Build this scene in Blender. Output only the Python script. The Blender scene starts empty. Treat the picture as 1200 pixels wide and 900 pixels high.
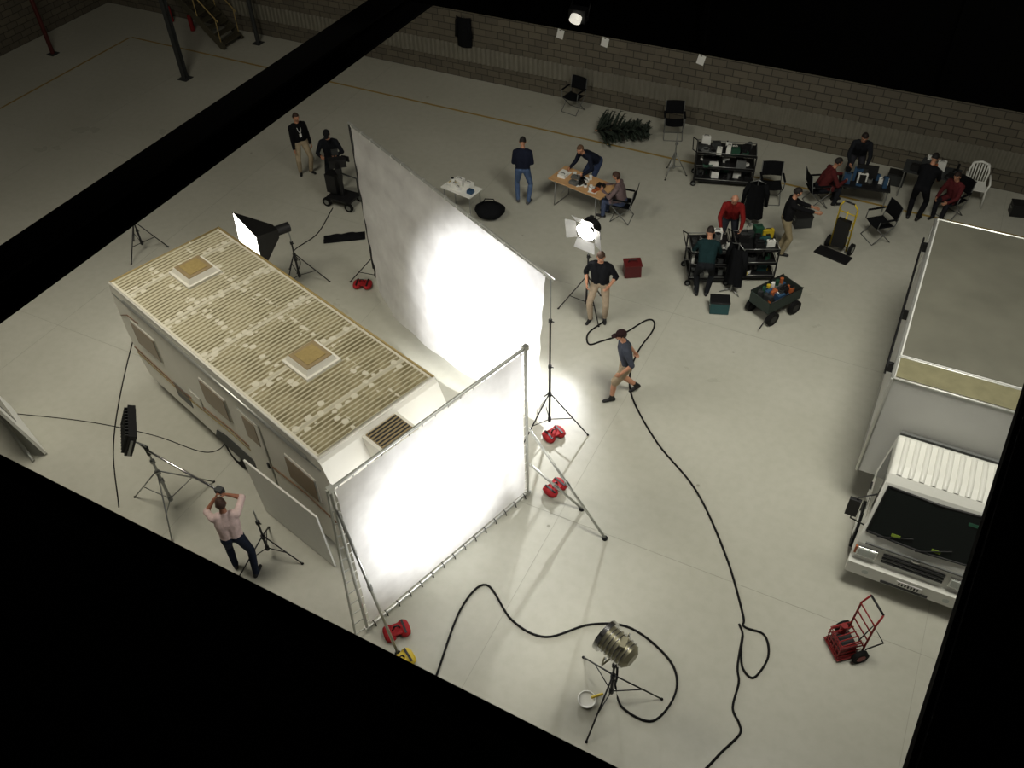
import bpy,bmesh,math,random
from mathutils import Vector,Matrix,Euler
V=Vector
random.seed(7)
R_=math.radians
COL=bpy.context.scene.collection
# ------------------------------------------------------------------ materials
def lin(c):
    return tuple(((x/255)/12.92 if x/255<=.04045 else ((x/255+.055)/1.055)**2.4) for x in c)+(1,)
_mc={}
def mat(name,rgb,rough=.6,metal=0,emit=0,noise=.15,ns=9,bump=0,spec=.4,ecol=None):
    if name in _mc: return _mc[name]
    m=bpy.data.materials.new(name); m.use_nodes=True
    nt=m.node_tree; N=nt.nodes; L=nt.links; b=N['Principled BSDF']
    c=lin(rgb)
    b.inputs['Roughness'].default_value=rough; b.inputs['Metallic'].default_value=metal
    b.inputs['Specular IOR Level'].default_value=spec
    tc=N.new('ShaderNodeTexCoord'); no=N.new('ShaderNodeTexNoise'); no.inputs['Scale'].default_value=ns
    no.inputs['Detail'].default_value=5
    L.new(tc.outputs['Object'],no.inputs['Vector'])
    mx=N.new('ShaderNodeMix'); mx.data_type='RGBA'
    mx.inputs[6].default_value=tuple(x*(1-noise) for x in c[:3])+(1,)
    mx.inputs[7].default_value=tuple(min(1,x*(1+noise)) for x in c[:3])+(1,)
    L.new(no.outputs['Fac'],mx.inputs[0]); L.new(mx.outputs[2],b.inputs['Base Color'])
    if bump:
        bp=N.new('ShaderNodeBump'); bp.inputs['Strength'].default_value=bump; bp.inputs['Distance'].default_value=.02
        L.new(no.outputs['Fac'],bp.inputs['Height']); L.new(bp.outputs[0],b.inputs['Normal'])
    if emit:
        b.inputs['Emission Color'].default_value=lin(ecol or rgb); b.inputs['Emission Strength'].default_value=emit
    _mc[name]=m; return m
def cloth(name,rgb): return mat(name,rgb,rough=.9,noise=.25,ns=14,bump=.5,spec=.1)
black=mat('black_paint',(20,20,21),.5); rubber=mat('black_rubber',(16,16,16),.8,spec=.2)
blackfab=cloth('black_fabric',(17,18,20)); steel=mat('steel',(150,152,150),.35,.8); alu=mat('aluminium',(185,186,180),.35,.7)
chrome=mat('chrome',(200,200,200),.2,1); red=mat('red_fabric',(150,22,28),.8,noise=.3); redp=mat('red_paint',(130,28,28),.45)
yellow=mat('yellow_paint',(190,165,40),.5); wood=mat('table_wood',(190,150,105),.5,ns=4); white=mat('white_plastic',(225,225,218),.45,noise=.05)
cream=mat('caravan_paint',(225,222,210),.45,noise=.08,ns=2); tan=mat('tan_plastic',(150,132,98),.6,noise=.2)
glass=mat('dark_glass',(22,26,24),.08,spec=.8); brownglass=mat('brown_window',(128,108,82),.3,noise=.25,ns=3)
green=mat('green_plastic',(30,70,52),.6); blue=mat('blue_plastic',(45,75,105),.6); orange=mat('orange_plastic',(165,90,50),.6)
grey=mat('grey_plastic',(95,97,95),.6); dgrey=mat('dark_grey_plastic',(48,50,50),.6); teal=mat('teal_plastic',(35,72,74),.6)
brown=mat('brown_stripe',(120,92,70),.5); rust=mat('rust_trim',(160,140,90),.6,noise=.3,ns=20); plant=mat('fir_needles',(34,44,34),.8,noise=.4,ns=30)
girderm=mat('girder_black_unlit',(7,7,7),.95,noise=.2,spec=0.02)  # black-painted steel, its unlit shade put into the base colour
lampglow=mat('lamp_lens',(255,250,240),.3,emit=60,noise=0); boxglow=mat('softbox_front',(255,250,238),.5,emit=7,noise=0)
paper=mat('paper',(225,225,220),.8,noise=.05); barnin=mat('barn_door_metal',(150,150,148),.4,.3)
# ------------------------------------------------------------------ mesh builder
class B:
    def __init__(s): s.v=[];s.f=[];s.m=[];s.sm=[];s.mats=[]
    def mi(s,m):
        if m not in s.mats: s.mats.append(m)
        return s.mats.index(m)
    def raw(s,vs,fs,m,smooth=False,M=None):
        o=len(s.v); i=s.mi(m)
        for v in vs: s.v.append((M@V(v)) if M is not None else V(v))
        for f in fs: s.f.append(tuple(o+k for k in f)); s.m.append(i); s.sm.append(smooth)
    def box(s,c,d,m,rot=(0,0,0),taper=1.0):
        M=Matrix.Translation(c)@Euler([R_(a) for a in rot]).to_matrix().to_4x4()
        x,y,z=[q/2 for q in d]; t=taper
        vs=[(-x,-y,-z),(x,-y,-z),(x,y,-z),(-x,y,-z),(-x*t,-y*t,z),(x*t,-y*t,z),(x*t,y*t,z),(-x*t,y*t,z)]
        s.raw(vs,[(0,3,2,1),(4,5,6,7),(0,1,5,4),(1,2,6,5),(2,3,7,6),(3,0,4,7)],m,False,M)
    def cyl(s,a,b,r,m,r2=None,n=10,cap=True,smooth=True):
        a=V(a);b=V(b);r2=r if r2 is None else r2
        d=(b-a).normalized(); u=d.orthogonal().normalized(); w=d.cross(u)
        vs=[]
        for p,q in ((a,r),(b,r2)):
            for i in range(n):
                t=2*math.pi*i/n; vs.append(p+(u*math.cos(t)+w*math.sin(t))*q)
        s.raw(vs,[(i,(i+1)%n,n+(i+1)%n,n+i) for i in range(n)],m,smooth)
        if cap: s.raw(vs[:n],[tuple(range(n))[::-1]],m); s.raw(vs[n:],[tuple(range(n))],m)
    def tube(s,pts,r,m,n=8,smooth=True):
        pts=[V(p) for p in pts]; vs=[];u=None;K=len(pts)
        rr=r if isinstance(r,(list,tuple)) else [r]*K
        for i,p in enumerate(pts):
            d=(pts[min(i+1,K-1)]-pts[max(i-1,0)]).normalized()
            if u is None: u=d.orthogonal().normalized()
            u=(u-d*u.dot(d)); u=u.normalized() if u.length>1e-6 else d.orthogonal().normalized()
            w=d.cross(u)
            for k in range(n):
                t=2*math.pi*k/n; vs.append(p+(u*math.cos(t)+w*math.sin(t))*rr[i])
        fs=[(i*n+k,i*n+(k+1)%n,(i+1)*n+(k+1)%n,(i+1)*n+k) for i in range(K-1) for k in range(n)]
        fs+= [tuple(range(n))[::-1],tuple(range((K-1)*n,K*n))]
        s.raw(vs,fs,m,smooth)
    def ell(s,c,r,m,M=None,n=12,fn=None,keep=None):
        vs=[];k=n;h=n//2+2
        for i in range(h+1):
            a=math.pi*i/h
            for j in range(k):
                t=2*math.pi*j/k; p=V((math.sin(a)*math.cos(t),math.sin(a)*math.sin(t),math.cos(a)))
                if fn: p=fn(p)
                vs.append(V((p.x*r[0]+c[0],p.y*r[1]+c[1],p.z*r[2]+c[2])))
        fs=[]
        for i in range(h):
            for j in range(k):
                f=(i*k+j,(i+1)*k+j,(i+1)*k+(j+1)%k,i*k+(j+1)%k)
                if keep:
                    q=sum((vs[x] for x in f),V())/4-V(c)
                    if not keep(V((q.x/r[0],q.y/r[1],q.z/r[2]))): continue
                fs.append(f)
        s.raw(vs,fs,m,True,M)
    def extrude(s,poly,x0,x1,m,axis='x'):
        n=len(poly)
        def P(x,a,b): return (x,a,b) if axis=='x' else ((a,x,b) if axis=='y' else (a,b,x))
        vs=[P(x0,a,b) for a,b in poly]+[P(x1,a,b) for a,b in poly]
        s.raw(vs,[tuple(range(n))[::-1],tuple(range(n,2*n))]+[(i,(i+1)%n,n+(i+1)%n,n+i) for i in range(n)],m)
    def grid(s,fn,nu,nv,m,smooth=True):
        vs=[fn(i/nu,j/nv) for j in range(nv+1) for i in range(nu+1)]
        s.raw(vs,[(j*(nu+1)+i,j*(nu+1)+i+1,(j+1)*(nu+1)+i+1,(j+1)*(nu+1)+i) for j in range(nv) for i in range(nu)],m,smooth)
    def torus(s,c,R,r,m,axis=(1,0,0),n=16):
        a=V(axis).normalized();u=a.orthogonal().normalized();w=a.cross(u)
        s.tube([V(c)+(u*math.cos(2*math.pi*i/n)+w*math.sin(2*math.pi*i/n))*R for i in range(n+1)],r,m,6)
    def wheel(s,c,R,w,axis=(1,0,0),hub=None):
        a=V(axis).normalized()*w/2; c=V(c)
        s.cyl(c-a,c+a,R,rubber,n=20); s.cyl(c-a*1.08,c+a*1.08,R*.55,hub or steel,n=14)
    def mesh(s,name):
        me=bpy.data.meshes.new(name); me.from_pydata([tuple(v) for v in s.v],[],s.f)
        for m in s.mats: me.materials.append(m)
        me.polygons.foreach_set('material_index',s.m); me.polygons.foreach_set('use_smooth',s.sm)
        me.update(); return me
    def obj(s,name,loc=(0,0,0),rz=0,bev=0):
        o=bpy.data.objects.new(name,s.mesh(name)); COL.objects.link(o)
        o.location=loc; o.rotation_euler=(0,0,R_(rz))
        if bev:
            b=o.modifiers.new('bevel','BEVEL'); b.width=bev; b.segments=2; b.limit_method='ANGLE'; b.angle_limit=R_(50)
        return o
def smoothpath(pts,k=8,z=.012):
    P=[V((p[0],p[1],p[2] if len(p)>2 else z)) for p in pts]; P=[P[0]*2-P[1]]+P+[P[-1]*2-P[-2]]; out=[]
    for i in range(1,len(P)-2):
        for j in range(k):
            t=j/k;a,b,c,d=P[i-1:i+3]
            out.append(.5*((2*b)+(c-a)*t+(2*a-5*b+4*c-d)*t*t+(-a+3*b-3*c+d)*t**3))
    out.append(P[-2]); return out
# ------------------------------------------------------------------ humans
def ik(a,b,l1,l2,hint):
    a=V(a);b=V(b);d=b-a;L=min(d.length,(l1+l2)*.999); dn=d.normalized(); b=a+dn*L
    x=(l1*l1-l2*l2+L*L)/(2*L); h=math.sqrt(max(0,l1*l1-x*x)); hint=V(hint); hint=(hint-dn*hint.dot(dn)).normalized()
    return a+dn*x+hint*h,b
def segd(p,a,b,r1,r2):
    ab=b-a; t=max(0,min(1,(p-a).dot(ab)/max(ab.length_squared,1e-9)))
    return (p-(a+ab*t)).length-(r1+(r2-r1)*t)
def human(name,loc,h,hgt=1.75,pelvis=None,lean=3,side=0,hands=None,feet=None,head=(0,0),top=(20,20,22),bottom=(150,135,105),
          skin=(178,128,100),hair=(40,28,20),shoes=(20,20,20),sleeve=1.0,shorts=False,cap=None,bald=False,twist=0,elb=None,curl=.6,hairlong=False,stripe=None,lanyard=False):
    s=hgt/1.75; pelvis=V(pelvis or (0,0,.93))
    feet=feet or ((-.11,.0,0,12),(.11,.02,0,-12)); hands=hands or ((-.27,.08,.80),(.27,.08,.80))
    td=V((math.sin(R_(side)),math.sin(R_(lean)),math.cos(R_(lean)))).normalized()
    rt=V((math.cos(R_(twist)),math.sin(R_(twist)),0)); rt=(rt-td*rt.dot(td)).normalized(); fw=td.cross(rt)*1.0
    hipr=V((math.cos(R_(twist*.4)),math.sin(R_(twist*.4)),0))
    mt={'top':cloth('shirt_%d_%d_%d'%top,top),'pants':cloth('trousers_%d_%d_%d'%bottom,bottom),'skin':mat('skin_%d'%skin[0],skin,.55,noise=.06),
        'shoe':mat('shoe_%d'%shoes[0],shoes,.6),'hair':mat('hair_%d_%d_%d'%hair,hair,.7,noise=.3,ns=60,bump=.5)}
    C=[]
    def c(a,r1,b,r2,t): C.append((V(a),r1,V(b),r2,t))
    waist=pelvis+td*.14; chest=pelvis+td*.34; sh=pelvis+td*.475; nb=pelvis+td*.52
    for q in (-1,1):
        c(pelvis+hipr*.075*q,.118,waist+rt*.062*q,.108,'pants' ); 
        c(waist+rt*.062*q+td*-.03,.118,chest+rt*.08*q,.122,'top'); c(chest+rt*.08*q,.12,sh+rt*.10*q,.082,'top')
        c(sh+rt*.08*q,.075,sh+rt*.175*q-td*.015,.064,'top')
    c(chest-fw*.01,.12,sh,.085,'top'); c(sh,.085,nb+td*.01,.062,'top')
    hd=(td*.55+V((0,.12*math.sin(R_(head[0]))+.05,.75))).normalized()
    nt_=nb+hd*.10+fw*.012; c(nb,.056,nt_,.053,'skin')
    handM=[]
    for i,q in enumerate((-1,1)):
        hip=pelvis+hipr*.095*q-V((0,0,.03)); F=V(feet[i][:3]); fy=R_(feet[i][3]); fdir=V((-math.sin(fy),math.cos(fy),0)); pit=feet[i][4] if len(feet[i])>4 else 0
        ank=F+V((0,0,.085))
        kn,ank=ik(hip,ank,.435,.425,fdir+V((q*.12,0,.1)))
        c(hip,.100,kn,.066,'pants')
        if shorts:
            mid=hip.lerp(kn,.92); C[-1]=(hip,.105,mid,.088,'pants'); c(mid,.062,kn,.056,'skin')
            cf=kn.lerp(ank,.3); c(kn,.056,cf,.06,'skin'); c(cf,.06,ank,.04,'skin'); c(kn.lerp(ank,.82),.05,ank,.052,'shoe')
        else:
            cf=kn.lerp(ank,.3); c(kn,.066,cf,.068,'pants'); c(cf,.068,ank+V((0,0,.0)),.054,'pants')
        td2=(fdir*math.cos(R_(pit))-V((0,0,math.sin(R_(pit))))).normalized(); up2=V((0,0,1))
        heel=ank-up2*.045*1-td2*.045; toe=ank+td2*.155-up2*.05*math.cos(R_(pit))
        c(heel,.042,toe,.036,'shoe'); c(ank,.045,heel,.042,'shoe')
        S=sh+rt*.18*q-td*.015; e=(elb[i] if elb else (q*.5,-.8,-.35)); e=V(e); e=rt*e.x+V((0,1,0))*e.y+V((0,0,1))*e.z
        el,wr=ik(S,V(hands[i]),.30,.26,e)
        sl=sleeve*2
        def arm(a,b,ra,rb,t0):
            cov=max(0,min(1,sl-t0))
            if cov>=.99: c(a,ra+.01,b,rb+.01,'top')
            elif cov<=.01: c(a,ra,b,rb,'skin')
            else:
                m=a.lerp(b,cov); rm=ra+(rb-ra)*cov; c(a,ra+.013,m,rm+.015,'top'); c(m,rm,b,rb,'skin')
        arm(S,el,.056,.044,0); arm(el,wr,.044,.029,1)
        handM.append((wr,(wr-el).normalized(),q))
    bb=B(); dm=mt['top']
    for a,r1,b,r2,t in C:
        d=b-a; L=d.length; d=d.normalized() if L>1e-6 else V((0,0,1)); K=3
        pts=[a-d*r1*math.cos(math.pi/2*k/K) for k in range(K)]+[a,b]+[b+d*r2*math.sin(math.pi/2*(k+1)/K) for k in range(K)]
        rs=[max(.002,r1*math.sin(math.pi/2*k/K)) for k in range(K)]+[r1,r2]+[max(.002,r2*math.cos(math.pi/2*(k+1)/K)) for k in range(K)]
        bb.tube(pts,rs,dm,12)
    o=bb.obj('tmp'); rm=o.modifiers.new('r','REMESH'); rm.mode='VOXEL'; rm.voxel_size=.017
    sm=o.modifiers.new('s','SMOOTH'); sm.iterations=3; sm.factor=.5
    dg=bpy.context.evaluated_depsgraph_get(); dg.update(); me=bpy.data.meshes.new_from_object(o.evaluated_get(dg)); bpy.data.objects.remove(o)
    Bd=B(); idx={}
    for k in ('top','pants','skin','shoe','hair'): idx[k]=Bd.mi(mt[k])
    Bd.v=[v.co.copy() for v in me.vertices]
    for p in me.polygons:
        ce=p.center; best=min(C,key=lambda q:segd(ce,q[0],q[2],q[1],q[3]))
        t=best[4]
        if t in('top','pants') and (ce-pelvis).length<.35 and best[2].z>pelvis.z-.02: t='pants' if (ce-pelvis).dot(td)<.05 else 'top'
        Bd.f.append(tuple(p.vertices)); Bd.m.append(idx[t]); Bd.sm.append(True)
    bpy.data.meshes.remove(me)
    for wr,d,q in handM:
        inn=(-rt*q); inn=(inn-d*inn.dot(d)); inn=inn.normalized() if inn.length>.1 else d.orthogonal().normalized()
        sd=d.cross(inn)*q; 
        Mh=Matrix.Translation(wr)@Matrix((sd,d,inn)).transposed().to_4x4()
        sk=mt['skin']
        Bd.ell((0,.045,0),(.040,.052,.016),sk,Mh,10)
        for k,(fx,fl) in enumerate(((.029,.072),(.010,.080),(-.010,.075),(-.028,.058))):
            p=[V((fx*.8,.05,0)),V((fx,.088,0))];an=0
            for sg in (.42,.33,.25):
                an+=curl*.75; p.append(p[-1]+V((0,math.cos(an),math.sin(an)))*fl*sg)
            Bd.tube([Mh@x for x in p],[.010,.0095,.009,.008,.006],sk,7)
        p=[V((.022,.02,0)),V((.045,.045,.010)),V((.052,.070,.020)),V((.047,.090,.028))]
        Bd.tube([Mh@x for x in p],[.013,.011,.010,.007],sk,7)
    hy,hp=R_(head[1]+twist*.7),R_(head[0])
    cen=nt_+hd*.085+V((-math.sin(hy),math.cos(hy),0))*.02
    Mh=Matrix.Translation(cen)@Matrix.Rotation(hy,4,'Z')@Matrix.Rotation(-hp,4,'X')
    def hf(p):
        q=p.copy()
        if q.z<0: q.x*=1+.30*q.z; q.y=q.y*(1+.18*q.z)+(-.10*q.z if q.y>0 else .12*q.z*-1)
        return q
    sk=mt['skin']; Bd.ell((0,0,0),(.076,.096,.118),sk,Mh,18,fn=hf)
    Bd.ell((0,.098,-.020),(.012,.016,.020),sk,Mh,8); Bd.ell((0,.094,.004),(.008,.010,.024),sk,Mh,8)
    ew=mat('eye_white',(225,222,215),.3,noise=0); ed=mat('eye_dark',(35,25,20),.3,noise=0); lip=mat('lips',(150,85,75),.5,noise=0)
    for q in (-1,1):
        Bd.ell((.079*q,-.005,-.008),(.010,.018,.030),sk,Mh,8); Bd.ell((.030*q,.083,.006),(.013,.008,.008),ew,Mh,8); Bd.ell((.030*q,.089,.006),(.006,.004,.006),ed,Mh,8)
        Bd.ell((.030*q,.088,.024),(.017,.006,.004),mt['hair'],Mh,8)
    Bd.ell((0,.090,-.058),(.022,.008,.006),lip,Mh,8)
    if not bald:
        lo=-.75 if hairlong else -.35
        Bd.ell((0,-.006,.006),(.084,.103,.122),mt['hair'],Mh,20,fn=hf,keep=lambda p:(p.z>.42 or (p.y<.15 and p.z>lo) or (p.y<.35 and p.z>.1)))
    if cap:
        cm=cloth('cap_%d_%d_%d'%cap,cap)
        Bd.ell((0,-.004,.03),(.088,.107,.105),cm,Mh,18,keep=lambda p:p.z>.05)
        Bd.ell((0,.115,.045),(.065,.065,.008),cm,Mh,12)
    if lanyard:
        ly=paper; ch=chest+fw*.128
        Bd.tube([nb+rt*.05,chest+td*.05+fw*.13+rt*.04,ch-td*.06+fw*.01],.006,ly,5); Bd.tube([nb-rt*.05,chest+td*.05+fw*.13-rt*.04,ch-td*.06+fw*.01],.006,ly,5)
        Bd.box(ch-td*.10+fw*.008,(.06,.008,.09),ly)
    o=Bd.obj(name,(loc[0],loc[1],loc[2] if len(loc)>2 else 0),h); o.scale=(s,s,s); return o
# ------------------------------------------------------------------ ROOM
def nodes(name):
    m=bpy.data.materials.new(name); m.use_nodes=True; return m,m.node_tree.nodes,m.node_tree.links,m.node_tree.nodes['Principled BSDF']
def ramp(N,stops):
    r=N.new('ShaderNodeValToRGB'); e=r.color_ramp.elements
    e[0].position,e[0].color=stops[0]; e[1].position,e[1].color=stops[-1]
    for p,c in stops[1:-1]: x=e.new(p); x.color=c
    return r
m_floor,N,L,b=nodes('sealed_concrete')
tc=N.new('ShaderNodeTexCoord'); n1=N.new('ShaderNodeTexNoise'); n1.inputs['Scale'].default_value=.35; n1.inputs['Detail'].default_value=8
n2=N.new('ShaderNodeTexNoise'); n2.inputs['Scale'].default_value=6; n2.inputs['Detail'].default_value=8
L.new(tc.outputs['Object'],n1.inputs['Vector']);L.new(tc.outputs['Object'],n2.inputs['Vector'])
r1=ramp(N,[(.3,lin((172,171,158))),(.7,lin((182,181,169)))]); L.new(n1.outputs['Fac'],r1.inputs[0])
r2=ramp(N,[(.3,(.94,.94,.93,1)),(.6,(1,1,1,1))]); L.new(n2.outputs['Fac'],r2.inputs[0])
mx=N.new('ShaderNodeMix');mx.data_type='RGBA';mx.blend_type='MULTIPLY';mx.inputs[0].default_value=1
L.new(r1.outputs[0],mx.inputs[6]);L.new(r2.outputs[0],mx.inputs[7]);
vo=N.new('ShaderNodeTexVoronoi'); vo.inputs['Scale'].default_value=.9; L.new(tc.outputs['Object'],vo.inputs['Vector'])
rs=ramp(N,[(.02,lin((120,112,95))),(.035,(1,1,1,1))]); L.new(vo.outputs['Distance'],rs.inputs[0])
mx2=N.new('ShaderNodeMix');mx2.data_type='RGBA';mx2.blend_type='MULTIPLY';mx2.inputs[0].default_value=.5
L.new(mx.outputs[2],mx2.inputs[6]);L.new(rs.outputs[0],mx2.inputs[7]);L.new(mx2.outputs[2],b.inputs['Base Color'])
rr=ramp(N,[(.3,(.26,)*3+(1,)),(.7,(.40,)*3+(1,))]); L.new(n1.outputs['Fac'],rr.inputs[0]);L.new(rr.outputs[0],b.inputs['Roughness'])
b.inputs['Specular IOR Level'].default_value=.35
def brick(name,ax):
    m,N,L,b=nodes(name); tc=N.new('ShaderNodeTexCoord'); sp=N.new('ShaderNodeSeparateXYZ'); cb=N.new('ShaderNodeCombineXYZ')
    L.new(tc.outputs['Object'],sp.inputs[0]);L.new(sp.outputs[ax],cb.inputs[0]);L.new(sp.outputs[2],cb.inputs[1])
    br=N.new('ShaderNodeTexBrick'); br.inputs['Scale'].default_value=1; br.inputs['Brick Width'].default_value=.4; br.inputs['Row Height'].default_value=.2
    br.inputs['Mortar Size'].default_value=.012; br.inputs['Color1'].default_value=lin((98,92,78)); br.inputs['Color2'].default_value=lin((84,79,68)); br.inputs['Mortar'].default_value=lin((54,50,43))
    L.new(cb.outputs[0],br.inputs[0]);L.new(br.outputs['Color'],b.inputs['Base Color']); b.inputs['Roughness'].default_value=.9
    bp=N.new('ShaderNodeBump');bp.inputs['Strength'].default_value=.4;bp.inputs['Distance'].default_value=.02;L.new(br.outputs['Fac'],bp.inputs['Height']);bp.invert=True;L.new(bp.outputs[0],b.inputs['Normal'])
    return m
fl=B(); fl.box((-9,9,-.1),(46,34,.2),m_floor); fl.obj('floor')
w=B(); w.box((-9,22.75,3.5),(46,.3,7),brick('block_wall_x',0)); w.obj('wall_back')
w=B(); w.box((-28.15,9,3.5),(.3,28,7),brick('block_wall_y',1)); w.obj('wall_left')
corr=mat('galvanised_sheet',(118,115,103),.5,.2,noise=.2,ns=3)
w=B(); w.grid(lambda u,v:V((-22+34*u,22.56-.02*math.sin(u*34*40),.55+.5*v)),1400,1,corr); w.obj('trim_1')
ym=mat('yellow_line_paint',(150,125,60),.6,noise=.3,ns=4)
for i,(c,d) in enumerate((((-8.5,20.65,.003),(33,.07,.004)),((-25.05,12,.003),(.07,17.2,.004)))):
    w=B(); w.box(c,d,ym); w.obj('trim_%d'%(i+2))
jm=mat('floor_joint',(158,157,145),.7)
w=B()
for x in (-22,-16,-10,-4,2): w.box((x+.3,9,.0015),(.008,27,.002),jm)
for y in (2,8,14): w.box((-9,y+.6,.0015),(36,.008,.002),jm)
w.obj('trim_4')
# overhead steelwork
d0,d1=4.0,4.28
g=B()
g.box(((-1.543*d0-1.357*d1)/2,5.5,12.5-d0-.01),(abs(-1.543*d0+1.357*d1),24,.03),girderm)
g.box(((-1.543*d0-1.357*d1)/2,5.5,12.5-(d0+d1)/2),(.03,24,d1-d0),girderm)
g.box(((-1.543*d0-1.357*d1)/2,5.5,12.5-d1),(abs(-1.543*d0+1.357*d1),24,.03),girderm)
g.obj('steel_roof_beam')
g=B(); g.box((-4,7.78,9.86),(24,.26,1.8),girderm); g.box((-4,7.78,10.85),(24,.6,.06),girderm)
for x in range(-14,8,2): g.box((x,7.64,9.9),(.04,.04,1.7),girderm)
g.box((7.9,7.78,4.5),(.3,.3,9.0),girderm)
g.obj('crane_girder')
g=B(); g.box((0,.03,.0),(.16,.10,.12),black); g.cyl((0,-.02,0),(0,-.06,-.03),.055,mat('small_lamp_lens',(240,235,220),.3,emit=.7),n=16); g.tube([(-.09,.02,0),(-.09,.1,.1),(.09,.1,.1),(.09,.02,0)],.01,black,6); g.obj('small_floodlight',(-3.18,7.56,9.15))
g=B(); g.box((0,-1.53,0),(18,3.06,.06),girderm); g.box((0,-.02,-.02),(18,.04,.10),girderm)
for x in range(-8,9): g.box((x,-1.5,-.1),(.06,3.0,.1),girderm)
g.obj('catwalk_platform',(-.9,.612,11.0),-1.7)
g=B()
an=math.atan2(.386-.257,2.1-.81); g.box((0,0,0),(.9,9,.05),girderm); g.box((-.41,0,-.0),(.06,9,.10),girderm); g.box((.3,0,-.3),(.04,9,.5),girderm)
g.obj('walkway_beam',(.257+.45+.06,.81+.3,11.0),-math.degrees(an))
# ------------------------------------------------------------------ caravan
m_roof,N,L,b=nodes('caravan_roof_ribbed')
tc=N.new('ShaderNodeTexCoord'); sp=N.new('ShaderNodeSeparateXYZ'); L.new(tc.outputs['Object'],sp.inputs[0])
wv=N.new('ShaderNodeTexWave'); wv.inputs['Scale'].default_value=3.8; wv.inputs['Distortion'].default_value=.35; wv.bands_direction='X'; L.new(tc.outputs['Object'],wv.inputs['Vector'])
rw=ramp(N,[(.4,(0,0,0,1)),(.8,(1,1,1,1))]); L.new(wv.outputs['Fac'],rw.inputs[0])
no=N.new('ShaderNodeTexNoise'); no.inputs['Scale'].default_value=3.5; no.inputs['Detail'].default_value=7; L.new(tc.outputs['Object'],no.inputs['Vector'])
rn=ramp(N,[(.35,(0,0,0,1)),(.62,(1,1,1,1))]); L.new(no.outputs['Fac'],rn.inputs[0])
c1=N.new('ShaderNodeMix');c1.data_type='RGBA';c1.inputs[6].default_value=lin((108,98,66));c1.inputs[7].default_value=lin((150,140,106));L.new(rn.outputs[0],c1.inputs[0])
c2=N.new('ShaderNodeMix');c2.data_type='RGBA';c2.inputs[7].default_value=lin((190,184,158));L.new(rw.outputs[0],c2.inputs[0]);L.new(c1.outputs[2],c2.inputs[6])
def math_(op,a,bv=None):
    n=N.new('ShaderNodeMath'); n.operation=op
    if hasattr(a,'links'): L.new(a,n.inputs[0])
    else: n.inputs[0].default_value=a
    if bv is not None:
        if hasattr(bv,'links'): L.new(bv,n.inputs[1])
        else: n.inputs[1].default_value=bv
    return n.outputs[0]
sx=math_('LESS_THAN',math_('ABSOLUTE',math_('SUBTRACT',math_('FRACT',math_('DIVIDE',math_('ADD',sp.outputs[0],3.1),1.22)),.5)),.035)
vr=N.new('ShaderNodeTexVoronoi'); vr.inputs['Scale'].default_value=6.5; vr.inputs['Randomness'].default_value=.5; L.new(tc.outputs['Object'],vr.inputs['Vector'])
bl=math_('LESS_THAN',vr.outputs['Distance'],.40)
row=math_('LESS_THAN',math_('ABSOLUTE',math_('SUBTRACT',math_('ABSOLUTE',sp.outputs[1]),.42)),.09)
rowx=math_('LESS_THAN',math_('ABSOLUTE',math_('SUBTRACT',math_('FRACT',math_('DIVIDE',math_('ADD',sp.outputs[0],3.1),1.22)),.5)),.11)
blo=math_('MULTIPLY',bl,math_('MAXIMUM',row,rowx))
edge=math_('GREATER_THAN',math_('ABSOLUTE',sp.outputs[1]),1.09)
mm=math_('MAXIMUM',math_('MAXIMUM',math_('MULTIPLY',sx,.55),math_('MULTIPLY',blo,.9)),edge)
c3=N.new('ShaderNodeMix');c3.data_type='RGBA';c3.inputs[7].default_value=lin((214,209,190));L.new(mm,c3.inputs[0]);L.new(c2.outputs[2],c3.inputs[6])
L.new(c3.outputs[2],b.inputs['Base Color']); b.inputs['Roughness'].default_value=.65
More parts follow.
